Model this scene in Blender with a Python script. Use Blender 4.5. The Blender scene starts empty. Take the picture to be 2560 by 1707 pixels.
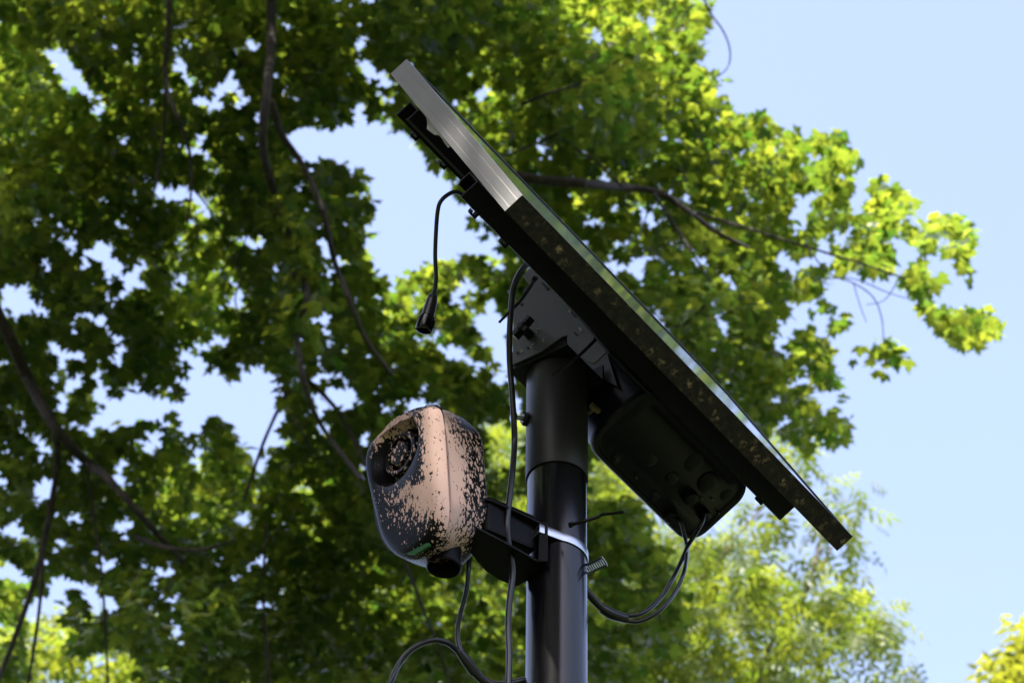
import bpy, bmesh, math, random
import numpy as np
from mathutils import Vector, Matrix

S = bpy.context.scene
COL = S.collection
random.seed(7)
RNG = np.random.default_rng(11)

# ------------------------------------------------------------------ camera
CAM = np.array([0.0, 0.0, 1.6])
F_PX = 8589.55                      # focal length in pixels of the 2560 px wide photograph
TH, RO = 0.7417, 0.0143             # pitch and roll
_d = np.array([0, math.cos(TH), math.sin(TH)])
_u0 = np.array([0, -math.sin(TH), math.cos(TH)])
_r0 = np.array([1.0, 0, 0])
_r = _r0 * math.cos(RO) + _u0 * math.sin(RO)
_u = -_r0 * math.sin(RO) + _u0 * math.cos(RO)
cam_data = bpy.data.cameras.new('camera')
cam = bpy.data.objects.new('camera', cam_data)
COL.objects.link(cam)
cam.matrix_world = Matrix(((_r[0], _u[0], -_d[0], CAM[0]), (_r[1], _u[1], -_d[1], CAM[1]),
                           (_r[2], _u[2], -_d[2], CAM[2]), (0, 0, 0, 1)))
cam_data.sensor_width = 36
cam_data.lens = 36 * F_PX / 2560
cam_data.clip_start = 0.1
cam_data.clip_end = 3000
cam_data.dof.use_dof = True
cam_data.dof.focus_distance = 4.95
cam_data.dof.aperture_fstop = 14.0
cam_data.dof.aperture_blades = 7
S.camera = cam

# ------------------------------------------------------------------ world, sun, exposure
SUN_AZ, SUN_EL = math.radians(-112), math.radians(56)
SUN = np.array([math.cos(SUN_EL) * math.cos(SUN_AZ), math.cos(SUN_EL) * math.sin(SUN_AZ), math.sin(SUN_EL)])
W = bpy.data.worlds.new('World')
S.world = W
W.use_nodes = True
nt = W.node_tree
bg = nt.nodes['Background']
sky = nt.nodes.new('ShaderNodeTexSky')
sky.sky_type = 'NISHITA'
sky.sun_disc = False
sky.sun_elevation = SUN_EL
sky.sun_rotation = math.pi / 2 - SUN_AZ
sky.altitude = 100
sky.air_density = 1.0
sky.dust_density = 3.0
sky.ozone_density = 1.0
wb = nt.nodes.new('ShaderNodeMix'); wb.data_type = 'RGBA'; wb.blend_type = 'MULTIPLY'; wb.inputs['Factor'].default_value = 1
wb.inputs[7].default_value = (1.24, 1.07, 1.04, 1)          # camera white balance of the photograph
nt.links.new(sky.outputs[0], wb.inputs[6])
nt.links.new(wb.outputs[2], bg.inputs[0])
bg.inputs[1].default_value = 0.15
sl = bpy.data.lights.new('sun', 'SUN')
sl.energy = 4.8
sl.angle = math.radians(0.53)
sl.color = (1.0, 0.95, 0.87)
so = bpy.data.objects.new('sun', sl)
COL.objects.link(so)
so.location = (-6, -12, 30)
so.rotation_euler = Vector(-SUN).to_track_quat('-Z', 'Y').to_euler()
S.view_settings.view_transform = 'Standard'
S.view_settings.look = 'None'
S.view_settings.gamma = 1
S.view_settings.use_curve_mapping = False
S.view_settings.exposure = 1.85
S.render.engine = 'CYCLES'
S.cycles.use_denoising = True
S.cycles.max_bounces = 8
S.cycles.transmission_bounces = 6
S.cycles.sample_clamp_indirect = 6

# ------------------------------------------------------------------ helpers
def ray(px, py):
    return _d + _r * (px - 1280) / F_PX + _u * (853.5 - py) / F_PX
def U(px, py, z):
    return CAM + ray(px, py) * z
def on_plane(px, py, P0, N):
    R = ray(px, py)
    t = ((P0 - CAM) @ N) / (R @ N)
    return CAM + R * t
def proj(P):
    Q = P - CAM
    z = Q @ _d
    return 1280 + F_PX * (Q @ _r) / z, 853.5 - F_PX * (Q @ _u) / z, z
def mesh(name, V, Fc, mat, parent=None, smooth=False, bevel=0, seg=2):
    me = bpy.data.meshes.new(name)
    me.from_pydata([tuple(map(float, v)) for v in V], [], [tuple(int(i) for i in f) for f in Fc])
    me.validate()
    bm = bmesh.new(); bm.from_mesh(me)
    bmesh.ops.recalc_face_normals(bm, faces=bm.faces)
    if bevel:
        es = [e for e in bm.edges if len(e.link_faces) == 2 and e.calc_face_angle(0) > 0.5]
        bmesh.ops.bevel(bm, geom=es, offset=bevel, segments=seg, profile=0.6, affect='EDGES', clamp_overlap=True)
    bm.to_mesh(me); bm.free()
    if smooth:
        me.polygons.foreach_set('use_smooth', [True] * len(me.polygons))
        me.set_sharp_from_angle(angle=math.radians(38))
    me.materials.append(mat)
    o = bpy.data.objects.new(name, me)
    COL.objects.link(o)
    if parent is not None:
        put(o, parent)
    return o
def put(o, parent):
    o.parent = parent
    o.matrix_parent_inverse = Matrix.Translation(-Vector(parent.location))
def tag(o, label=None, cat=None, group=None, kind=None):
    if label: o['label'] = label
    if cat: o['category'] = cat
    if group: o['group'] = group
    if kind: o['kind'] = kind
    return o
def thing(name, loc, label, cat, group=None):
    o = bpy.data.objects.new(name, None)
    o.location = tuple(map(float, loc)); o.empty_display_size = 0.1
    COL.objects.link(o)
    return tag(o, label, cat, group)
def smooth_path(P, n=8):
    P = [np.array(p, float) for p in P]
    if len(P) < 3: return P
    Q = [2 * P[0] - P[1]] + P + [2 * P[-1] - P[-2]]
    out = []
    for i in range(1, len(Q) - 2):
        for k in range(n):
            t = k / n
            a, b, c, d = Q[i - 1], Q[i], Q[i + 1], Q[i + 2]
            out.append(0.5 * (2 * b + (c - a) * t + (2 * a - 5 * b + 4 * c - d) * t * t + (3 * b - a - 3 * c + d) * t ** 3))
    out.append(P[-1])
    return out
def tube(P, R, seg=10, flat=None, up=None):
    """tube along points; R number or list; returns verts, faces"""
    P = [np.array(p, float) for p in P]
    n = len(P)
    R = [R] * n if np.isscalar(R) else list(np.interp(np.linspace(0, 1, n), np.linspace(0, 1, len(R)), R))
    V, Fc = [], []
    t0 = P[1] - P[0]; t0 /= np.linalg.norm(t0)
    ref = np.array([0, 0, 1.0]) if abs(t0[2]) < .9 else np.array([1.0, 0, 0])
    if up is not None: ref = up
    a = np.cross(t0, ref); a /= np.linalg.norm(a)
    for i in range(n):
        t = P[min(i + 1, n - 1)] - P[max(i - 1, 0)]
        t /= max(np.linalg.norm(t), 1e-9)
        a = a - t * (a @ t); a /= np.linalg.norm(a)
        b = np.cross(t, a)
        fl = 1 if flat is None else flat
        for k in range(seg):
            th = 2 * math.pi * k / seg
            V.append(P[i] + R[i] * (a * math.cos(th) + b * fl * math.sin(th)))
    for i in range(n - 1):
        for k in range(seg):
            k2 = (k + 1) % seg
            Fc.append((i * seg + k, i * seg + k2, (i + 1) * seg + k2, (i + 1) * seg + k))
    Fc.append(tuple(range(seg))[::-1]); Fc.append(tuple((n - 1) * seg + k for k in range(seg)))
    return V, Fc
def join(*parts):
    V, Fc = [], []
    for v, f in parts:
        o = len(V); V += list(v); Fc += [tuple(i + o for i in q) for q in f]
    return V, Fc
def obox(c, ax, ay, az, hx, hy, hz):
    c, ax, ay, az = map(lambda q: np.array(q, float), (c, ax, ay, az))
    V = [c + sx * hx * ax + sy * hy * ay + sz * hz * az for sx in (-1, 1) for sy in (-1, 1) for sz in (-1, 1)]
    return V, [(0, 1, 3, 2), (4, 6, 7, 5), (0, 4, 5, 1), (2, 3, 7, 6), (0, 2, 6, 4), (1, 5, 7, 3)]
def prism(pts, ext):
    """3D polygon points extruded by vector ext"""
    pts = [np.array(p, float) for p in pts]; n = len(pts)
    V = pts + [p + ext for p in pts]
    return V, [tuple(range(n))[::-1], tuple(range(n, 2 * n))] + [(i, (i + 1) % n, n + (i + 1) % n, n + i) for i in range(n)]
def lathe(c, axis, prof, seg=48, cap=True):
    axis = np.array(axis, float); axis /= np.linalg.norm(axis)
    ref = np.array([0, 0, 1.0]) if abs(axis[2]) < .9 else np.array([1.0, 0, 0])
    a = np.cross(axis, ref); a /= np.linalg.norm(a); b = np.cross(axis, a)
    V, Fc = [], []
    for (r, h) in prof:
        for k in range(seg):
            t = 2 * math.pi * k / seg
            V.append(np.array(c) + axis * h + r * (a * math.cos(t) + b * math.sin(t)))
    for i in range(len(prof) - 1):
        for k in range(seg):
            k2 = (k + 1) % seg
            Fc.append((i * seg + k, i * seg + k2, (i + 1) * seg + k2, (i + 1) * seg + k))
    if cap:
        Fc.append(tuple(range(seg))[::-1]); Fc.append(tuple((len(prof) - 1) * seg + k for k in range(seg)))
    return V, Fc

# ------------------------------------------------------------------ materials
def mat(name, col, rough=0.5, metal=0.0, spec=0.5, coat=0.0, noise=None, bump=None, alpha=None):
    m = bpy.data.materials.new(name); m.use_nodes = True
    t = m.node_tree; b = t.nodes['Principled BSDF']
    b.inputs['Base Color'].default_value = (*col, 1)
    b.inputs['Roughness'].default_value = rough
    b.inputs['Metallic'].default_value = metal
    b.inputs['Specular IOR Level'].default_value = spec
    b.inputs['Coat Weight'].default_value = coat
    tc = t.nodes.new('ShaderNodeTexCoord')
    if noise:      # (scale, colour2, lo, hi)
        n = t.nodes.new('ShaderNodeTexNoise'); n.inputs['Scale'].default_value = noise[0]; n.inputs['Detail'].default_value = 6
        t.links.new(tc.outputs['Object'], n.inputs['Vector'])
        r = t.nodes.new('ShaderNodeValToRGB')
        r.color_ramp.elements[0].position = noise[2]; r.color_ramp.elements[1].position = noise[3]
        r.color_ramp.elements[0].color = (*col, 1); r.color_ramp.elements[1].color = (*noise[1], 1)
        t.links.new(n.outputs['Fac'], r.inputs['Fac']); t.links.new(r.outputs['Color'], b.inputs['Base Color'])
    if bump:       # (scale, strength, distance)
        n = t.nodes.new('ShaderNodeTexNoise'); n.inputs['Scale'].default_value = bump[0]; n.inputs['Detail'].default_value = 4
        t.links.new(tc.outputs['Object'], n.inputs['Vector'])
        bp = t.nodes.new('ShaderNodeBump'); bp.inputs['Strength'].default_value = bump[1]; bp.inputs['Distance'].default_value = bump[2]
        t.links.new(n.outputs['Fac'], bp.inputs['Height']); t.links.new(bp.outputs['Normal'], b.inputs['Normal'])
    return m
def dusty(m, scale=700, thr=0.07, col=(.35, .36, .38)):
    """small pale dust specks over the base colour"""
    t = m.node_tree; b = t.nodes['Principled BSDF']
    tc = t.nodes.new('ShaderNodeTexCoord')
    v = t.nodes.new('ShaderNodeTexVoronoi'); v.inputs['Scale'].default_value = scale
    t.links.new(tc.outputs['Object'], v.inputs['Vector'])
    sp = t.nodes.new('ShaderNodeSeparateColor'); t.links.new(v.outputs['Color'], sp.inputs[0])
    r = t.nodes.new('ShaderNodeMath'); r.operation = 'MULTIPLY_ADD'; r.inputs[1].default_value = thr * 5; r.inputs[2].default_value = -thr * 4
    t.links.new(sp.outputs[0], r.inputs[0])
    l = t.nodes.new('ShaderNodeMath'); l.operation = 'LESS_THAN'
    t.links.new(v.outputs['Distance'], l.inputs[0]); t.links.new(r.outputs[0], l.inputs[1])
    mx = t.nodes.new('ShaderNodeMix'); mx.data_type = 'RGBA'
    t.links.new(l.outputs[0], mx.inputs['Factor'])
    src = b.inputs['Base Color']
    if src.is_linked: t.links.new(src.links[0].from_socket, mx.inputs[6])
    else: mx.inputs[6].default_value = src.default_value
    mx.inputs[7].default_value = (*col, 1)
    t.links.new(mx.outputs[2], b.inputs['Base Color'])
    return m
M = {}
M['pole'] = dusty(mat('black_pole_paint', (.003, .003, .004), .22, 0, .42, .05, bump=(60, .04, .001)), 260, .055)
M['sleeve'] = dusty(mat('black_sleeve_paint', (.02, .02, .023), .42, 0, .4, 0, bump=(900, .12, .0004)), 240, .06)
M['cap'] = mat('black_cap_paint', (.004, .004, .0045), .5, 0, .25, bump=(500, .2, .0004))
M['rail'] = mat('black_rail_paint', (.0025, .0025, .0028), .5, 0, .25, noise=(30, (.005, .0045, .004), .4, .8))
M['alu'] = mat('brushed_aluminium', (.26, .25, .245), .5, .3, noise=(18, (.22, .215, .21), .35, .75), bump=(300, .05, .0003))
M['darkalu'] = mat('dark_reflection_frame', (.03, .032, .04), .45, .4)  # dark blue-grey colour stands in for what the far frame lip reflects
M['plate'] = dusty(mat('grey_mount_plate', (.075, .078, .08), .5, .25, noise=(25, (.06, .062, .064), .3, .8)), 300, .05, (.3, .31, .32))
M['etch'] = mat('etched_letter_metal', (.3, .31, .31), .5, .2)
M['glass'] = mat('solar_glass', (.015, .02, .045), .09, 0, .6, .6, noise=(60, (.05, .055, .07), .3, .9))
M['back'] = mat('white_backsheet', (.6, .6, .6), .6)
M['plastic'] = mat('black_plastic', (.0035, .0035, .0037), .45, 0, .3, bump=(150, .1, .0005))
M['boxplastic'] = mat('black_box_plastic', (.0035, .004, .004), .36, 0, .3, bump=(8, .1, .004))
M['rubber'] = mat('black_rubber', (.007, .007, .009), .34, 0, .5, bump=(250, .1, .0006))
M['gloss'] = mat('glossy_black', (.002, .002, .0025), .14, 0, .45)
M['steel'] = mat('stainless_steel', (.55, .57, .60), .28, 1.0, noise=(40, (.4, .42, .46), .4, .8))
M['rust'] = mat('rusty_steel', (.12, .09, .05), .55, .6, noise=(400, (.25, .2, .1), .4, .7))
M['paper'] = mat('torn_white_label', (.5, .5, .48), .7)
M['green'] = mat('green_label', (.012, .09, .012), .6, 0, .3)
M['bracket'] = dusty(mat('black_bracket_paint', (.0035, .0033, .0035), .5, 0, .15, bump=(260, .3, .0008)), 420, .08, (.32, .3, .28))

# lower frame: grime and underside shade in the base colour, with lichen and droppings
m = mat('grimy_shaded_frame', (.012, .009, .006), .75, bump=(200, .4, .001)); M['grime_shade'] = m
t = m.node_tree; b = t.nodes['Principled BSDF']
tc = t.nodes.new('ShaderNodeTexCoord')
n1 = t.nodes.new('ShaderNodeTexNoise'); n1.inputs['Scale'].default_value = 90; n1.inputs['Detail'].default_value = 8; n1.inputs['Roughness'].default_value = .7
n2 = t.nodes.new('ShaderNodeTexVoronoi'); n2.inputs['Scale'].default_value = 48; n2.inputs['Randomness'].default_value = .8
n3 = t.nodes.new('ShaderNodeTexNoise'); n3.inputs['Scale'].default_value = 150; n3.inputs['Detail'].default_value = 4
for q in (n1, n2, n3): t.links.new(tc.outputs['Object'], q.inputs['Vector'])
r1 = t.nodes.new('ShaderNodeValToRGB')
r1.color_ramp.elements[0].position = .44; r1.color_ramp.elements[0].color = (.0045, .0038, .003, 1)
r1.color_ramp.elements[1].position = .78; r1.color_ramp.elements[1].color = (.05, .036, .022, 1)
t.links.new(n1.outputs['Fac'], r1.inputs['Fac'])
r2 = t.nodes.new('ShaderNodeMapRange'); r2.inputs[1].default_value = .46; r2.inputs[2].default_value = .1
t.links.new(n2.outputs['Distance'], r2.inputs[0])
r3 = t.nodes.new('ShaderNodeMapRange'); r3.inputs[1].default_value = .42; r3.inputs[2].default_value = .60
t.links.new(n3.outputs['Fac'], r3.inputs[0])
mu = t.nodes.new('ShaderNodeMath'); mu.operation = 'MULTIPLY'
dn = t.nodes.new('ShaderNodeVectorMath'); dn.operation = 'MULTIPLY_ADD'; dn.inputs[1].default_value = (.02, .02, .02)
t.links.new(n1.outputs['Color'], dn.inputs[0]); t.links.new(tc.outputs['Object'], dn.inputs[2]); t.links.new(dn.outputs[0], n2.inputs['Vector'])
sc_ = t.nodes.new('ShaderNodeSeparateColor'); t.links.new(n2.outputs['Color'], sc_.inputs[0])
gt = t.nodes.new('ShaderNodeMapRange'); gt.inputs[1].default_value = .0; gt.inputs[2].default_value = .5; t.links.new(sc_.outputs[0], gt.inputs[0])
m2 = t.nodes.new('ShaderNodeMath'); m2.operation = 'MULTIPLY'; t.links.new(r2.outputs[0], m2.inputs[0]); t.links.new(gt.outputs[0], m2.inputs[1])
# the droppings sit in an uneven row along the bar: band mask on the coordinate across it
dv = t.nodes.new('ShaderNodeVectorMath'); dv.operation = 'DOT_PRODUCT'; dv.inputs[1].default_value = (.72258228, -.51041909, .46620511)
t.links.new(dn.outputs[0], dv.inputs[0])
V0_ = float((np.array([-.1587184, 3.3971004, 3.664234]) + CAM + .4456 * np.array([.38078494, -.26897961, -.88467666]) - .0175 * np.array([.72258228, -.51041909, .46620511])) @ np.array([.72258228, -.51041909, .46620511]))
sb = t.nodes.new('ShaderNodeMath'); sb.operation = 'SUBTRACT'; sb.inputs[1].default_value = V0_ + .0065; t.links.new(dv.outputs['Value'], sb.inputs[0])
ab = t.nodes.new('ShaderNodeMath'); ab.operation = 'ABSOLUTE'; t.links.new(sb.outputs[0], ab.inputs[0])
bm_ = t.nodes.new('ShaderNodeMapRange'); bm_.inputs[1].default_value = .0065; bm_.inputs[2].default_value = .003; bm_.inputs[3].default_value = .22; t.links.new(ab.outputs[0], bm_.inputs[0])
m3 = t.nodes.new('ShaderNodeMath'); m3.operation = 'MULTIPLY'; t.links.new(m2.outputs[0], m3.inputs[0]); t.links.new(bm_.outputs[0], m3.inputs[1])
t.links.new(m3.outputs[0], mu.inputs[0]); t.links.new(r3.outputs[0], mu.inputs[1])
mx = t.nodes.new('ShaderNodeMix'); mx.data_type = 'RGBA'
t.links.new(mu.outputs[0], mx.inputs['Factor']); t.links.new(r1.outputs['Color'], mx.inputs[6]); mx.inputs[7].default_value = (.55, .40, .24, 1)
t.links.new(mx.outputs[2], b.inputs['Base Color'])

# splatter paint: attribute "paint" says how densely the tan paint was thrown on each spot
m = bpy.data.materials.new('splatter_paint'); m.use_nodes = True; M['splat'] = m
t = m.node_tree; b = t.nodes['Principled BSDF']; N_ = t.nodes.new; L_ = t.links.new
tc = N_('ShaderNodeTexCoord'); at = N_('ShaderNodeAttribute'); at.attribute_name = 'paint'
mp = N_('ShaderNodeMapping'); mp.inputs['Rotation'].default_value = (.3, .5, .4); mp.inputs['Scale'].default_value = (1, 1, .55)
L_(tc.outputs['Object'], mp.inputs['Vector'])
nz = N_('ShaderNodeTexNoise'); nz.inputs['Scale'].default_value = 160; nz.inputs['Detail'].default_value = 2
L_(mp.outputs[0], nz.inputs['Vector'])
vm = N_('ShaderNodeVectorMath'); vm.operation = 'SCALE'; vm.inputs['Scale'].default_value = .0032
L_(nz.outputs['Color'], vm.inputs[0])
va = N_('ShaderNodeVectorMath'); va.operation = 'ADD'; L_(mp.outputs[0], va.inputs[0]); L_(vm.outputs[0], va.inputs[1])
acc = None
for sc, gain in ((210, 1.0), (360, .9), (110, .60)):
    v = N_('ShaderNodeTexVoronoi'); v.inputs['Scale'].default_value = sc
    L_(va.outputs[0], v.inputs['Vector'])
    sp = N_('ShaderNodeSeparateColor'); L_(v.outputs['Color'], sp.inputs[0])
    # radius = paint*gain*1.25 - rand*0.55
    a1 = N_('ShaderNodeMath'); a1.operation = 'MULTIPLY'; a1.inputs[1].default_value = 1.35 * gain; L_(at.outputs['Fac'], a1.inputs[0])
    a2 = N_('ShaderNodeMath'); a2.operation = 'MULTIPLY_ADD'; a2.inputs[1].default_value = -.75; L_(sp.outputs[0], a2.inputs[0]); L_(a1.outputs[0], a2.inputs[2])
    a3 = N_('ShaderNodeMath'); a3.operation = 'SUBTRACT'; L_(a2.outputs[0], a3.inputs[0]); L_(v.outputs['Distance'], a3.inputs[1])
    if acc is None: acc = a3
    else:
        q = N_('ShaderNodeMath'); q.operation = 'MAXIMUM'; L_(acc.outputs[0], q.inputs[0]); L_(a3.outputs[0], q.inputs[1]); acc = q
mr = N_('ShaderNodeMapRange'); mr.inputs[1].default_value = -.02; mr.inputs[2].default_value = .04
L_(acc.outputs[0], mr.inputs[0])
mx = N_('ShaderNodeMix'); mx.data_type = 'RGBA'; L_(mr.outputs[0], mx.inputs['Factor'])
mx.inputs[6].default_value = (.0035, .0035, .004, 1); mx.inputs[7].default_value = (.68, .455, .375, 1)
L_(mx.outputs[2], b.inputs['Base Color']); b.inputs['Specular IOR Level'].default_value = .14
rr = N_('ShaderNodeMapRange'); rr.inputs[3].default_value = .45; rr.inputs[4].default_value = .68; L_(mr.outputs[0], rr.inputs[0]); L_(rr.outputs[0], b.inputs['Roughness'])
bp = N_('ShaderNodeBump'); bp.inputs['Strength'].default_value = .3; bp.inputs['Distance'].default_value = .0006
L_(mr.outputs[0], bp.inputs['Height']); L_(bp.outputs['Normal'], b.inputs['Normal'])

def leaf_mat(name, c1, c2, t1, t2, trans=.5, rough=.45):
    m = bpy.data.materials.new(name); m.use_nodes = True
    t = m.node_tree; b = t.nodes['Principled BSDF']; out = t.nodes['Material Output']
    at = t.nodes.new('ShaderNodeAttribute'); at.attribute_name = 'tint'
    def ramp(a, c):
        r = t.nodes.new('ShaderNodeMix'); r.data_type = 'RGBA'; r.inputs[6].default_value = (*a, 1); r.inputs[7].default_value = (*c, 1)
        t.links.new(at.outputs['Fac'], r.inputs['Factor']); return r.outputs[2]
    t.links.new(ramp(c1, c2), b.inputs['Base Color'])
    b.inputs['Roughness'].default_value = rough; b.inputs['Specular IOR Level'].default_value = .4
    tr = t.nodes.new('ShaderNodeBsdfTranslucent'); t.links.new(ramp(t1, t2), tr.inputs['Color'])
    ms = t.nodes.new('ShaderNodeMixShader'); ms.inputs[0].default_value = trans
    t.links.new(b.outputs[0], ms.inputs[1]); t.links.new(tr.outputs[0], ms.inputs[2]); t.links.new(ms.outputs[0], out.inputs['Surface'])
    return m
M['maple'] = leaf_mat('maple_leaf', (.014, .037, .010), (.042, .066, .015), (.075, .19, .015), (.44, .50, .04), .5, .36)
M['ash'] = leaf_mat('ash_leaf', (.03, .065, .010), (.07, .10, .018), (.16, .27, .02), (.38, .42, .035), .5)
M['lime'] = leaf_mat('yellow_green_leaf', (.05, .08, .012), (.08, .10, .018), (.22, .28, .02), (.38, .38, .03), .5)
M['bark'] = mat('brown_grey_bark', (.016, .012, .010), .85, noise=(14, (.06, .045, .036), .45, .85), bump=(30, .8, .02))
M['paletwig'] = mat('pale_twig_bark', (.14, .1, .075), .8, noise=(20, (.22, .17, .13), .35, .75))
M['grass'] = mat('ground_grass', (.03, .045, .014), .9, noise=(3, (.05, .06, .025), .3, .8), bump=(40, .8, .05))

# ------------------------------------------------------------------ ground
g = mesh('ground', [(-900, -900, 0), (900, -900, 0), (900, 900, 0), (-900, 900, 0)], [(0, 1, 2, 3)], M['grass'])
tag(g, kind='structure')

# ------------------------------------------------------------------ panel frame of reference (fitted to the photograph)
A = CAM + np.array([-.1587184, 3.3971004, 3.664234])
w = np.array([.57695552, .81677557, 0.0]); a_ = np.array([.81677557, -.57695552, 0.0])
e = np.array([.38078494, -.26897961, -.88467666]); n = np.array([.72258228, -.51041909, .46620511])
Z = np.array([0, 0, 1.0])
LE, LW, TK = .4456, .8738, .0318
def P(cw, ce, cn): return A + w * cw + e * ce + n * cn
def to_wen(X): X = X - A; return X @ w, X @ e, X @ n
POLE = CAM + np.array([.0673, 3.7765, 0])

# solar panel ------------------------------------------------------
panel = thing('solar_panel', P(LW / 2, LE / 2, -TK), 'tilted solar panel with bare silver side frame and grimy lower frame with painted shade', 'solar panel')
# side frame profile (in n, depth w) with two pairs of fine grooves
def frame_profile(groove=True):
    pr_ = [(0, 0)]
    if groove:
        for gc in (.24, .275, .70, .735):
            pr_ += [(-TK * gc + .0006, 0), (-TK * gc + .0002, .00014), (-TK * gc - .0002, .00014), (-TK * gc - .0006, 0)]
    pr_ += [(-TK, 0), (-TK, .022), (-TK + .002, .022), (-TK + .002, .003), (-.006, .003), (-.006, .009), (0, .009)]
    return pr_
def frame_bar(name, p0, dirv, length, inward, m_, miter=True):
    prf = frame_profile(m_ is M['alu'])
    pts0 = [p0 + n * q[0] + inward * q[1] + dirv * (q[1] if miter else 0) for q in prf]
    pts1 = [p0 + n * q[0] + inward * q[1] + dirv * (length - (q[1] if miter else 0)) for q in prf]
    k = len(pts0)
    F_ = [tuple(range(k)), tuple(range(k, 2 * k))[::-1]] + [(i, (i + 1) % k, k + (i + 1) % k, k + i) for i in range(k)]
    return mesh(name, pts0 + pts1, F_, m_, panel)
o = frame_bar('frame_side', P(0, 0, 0), e, LE, w, M['alu']); o['label'] = 'bare silver grooved frame side'
o = frame_bar('frame_side', P(LW, 0, 0), e, LE, -w, M['darkalu'])
o = frame_bar('frame_side', P(0, 0, 0), w, LW, e, M['darkalu'])
o = frame_bar('frame_side', P(0, LE, 0), w, LW, -e, M['grime_shade']); o['label'] = 'grimy brown lower frame side, its shade in the colour'
mesh('glass', *obox(P(LW / 2, LE / 2, -.0035), w, e, n, LW / 2 - .0035, LE / 2 - .0035, .0018), M['glass'], panel)
mesh('backsheet', *obox(P(LW / 2, LE / 2, -.0062), w, e, n, LW / 2 - .004, LE / 2 - .004, .0006), M['back'], panel)
# torn label hanging behind the silver side
tl = []
for (x, y, dn) in [(1064, 293, .001), (1067, 305, .001), (1069, 325, -.002), (1076, 329, .002), (1086, 337, 0), (1095, 336, .002), (1103, 345, .001), (1111, 358, -.001), (1118, 368, .001), (1125, 367, 0), (1110, 340, 0), (1090, 315, 0)]:
    q = on_plane(x, y, P(.012, 0, 0), w); tl.append(q + w * dn)
o = mesh('torn_label', *prism(tl, w * .0008), M['paper'], panel); o['label'] = 'crumpled torn white label'

# mounting bracket ---------------------------------------------------
br = thing('panel_bracket', P(.44, .22, -.1), 'black slotted rails and grey angle plates holding the solar panel on the pole', 'bracket')
def rail(e_web, sgn, nb=-.0675):
    """C channel: web, flange against the panel, lip"""
    prof = [(0, -.0345), (0, nb), (.0022, nb - .001), (.0022, -.0367), (.0285, -.0367), (.0285, -.0525), (.0262, -.0555), (.0262, -.0575), (.0307, -.0532), (.0307, -.0345)]
    p0 = [P(.004, e_web - sgn * x, y) for x, y in prof]; p1 = [P(.842, e_web - sgn * x, y) for x, y in prof]
    k = len(prof)
    F_ = [tuple(range(k)), tuple(range(k, 2 * k))[::-1]] + [(i, (i + 1) % k, k + (i + 1) % k, k + i) for i in range(k)]
    return mesh('rail', p0 + p1, F_, M['rail'], br)
rl1 = rail(.345, 1, -.0655)
rl2 = rail(.083, -1, -.062)
def clip(px, py, ev):
    N = e
    c = on_plane(px, py, P(0, ev, 0), N)
    cw, ce, cn = to_wen(c)
    b1 = obox(P(cw, ev - .004, cn - .0), w, e, n, .0062, .004, .0016)
    b2 = obox(P(cw - .0062, ev - .004, cn + .0022), w, e, n, .0012, .004, .0024)
    b3 = obox(P(cw + .0040, ev - .004, cn + .0045), w, e, n, .0024, .0038, .0035)
    return mesh('clip', *join(b1, b2, b3), M['rail'], br)
for (x, y, ev) in ((1035, 346, .083), (1106, 418, .083), (1183, 540, .345), (1259, 614, .345), (1899, 1256, .345)):
    clip(x, y, ev)

WN, WF = .3855, .495
def plate(w0, pts, name='angle_plate'):
    q = [on_plane(x, y, P(w0, 0, 0), w) for x, y in pts]
    return q
near_pts = [(1345, 668), (1322, 672), (1307, 691), (1326, 716), (1303, 742), (1284, 760), (1281, 912), (1300, 903), (1350, 880), (1404, 842),
            (1418, 838), (1428, 847), (1450, 884), (1468, 903), (1482, 908), (1492, 903), (1519, 876), (1536, 850), (1440, 745), (1390, 700)]
pn = plate(WN, near_pts)
o = mesh('angle_plate', *prism(pn, w * .003), M['plate'], br, bevel=.0006); o['label'] = 'grey plate stamped with letters'
pf = [q + w * (WF - WN) for q in plate(WN, [(1345, 668), (1322, 672), (1284, 760), (1281, 912), (1404, 842), (1440, 862), (1400, 730)])]
mesh('angle_plate', *prism(pf, w * .003), M['plate'], br)
# slots and holes in the near plate, as dark recess pieces with thickness
def slot(px, py, L, Wd, dirpx, m_=None, nm='slot'):
    c = on_plane(px, py, P(WN, 0, 0), w) - w * .0006
    c2 = on_plane(px + dirpx[0], py + dirpx[1], P(WN, 0, 0), w) - w * .0006
    dv = c2 - c; dv /= np.linalg.norm(dv); sv = np.cross(w, dv)
    return mesh(nm, *obox(c, dv, sv, w, L, Wd, .0006), m_ or M['cap'], br, bevel=.0004)
for (x, y, L, Wd) in ((1361, 713, .0078, .0018), (1368, 720, .005, .0026), (1433, 785, .0085, .0018), (1440, 835, .0052, .0014)):
    slot(x, y, L, Wd, (10, 10.3))
slot(1452, 824, .0050, .0016, (7, 11), M['etch'])
slot(1426, 780, .0035, .001, (10, 10.3), M['etch'])
def hole(px, py, r, m_=None):
    c = on_plane(px, py, P(WN, 0, 0), w)
    return mesh('bolt_hole', *lathe(c - w * .0012, w, [(r, 0), (r, .0013)], 16), m_ or M['cap'], br)
hole(1294, 882, .0022); hole(1320, 870, .0022); hole(1304, 760, .0024, M['lime']); hole(1311, 820, .0048)
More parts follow.
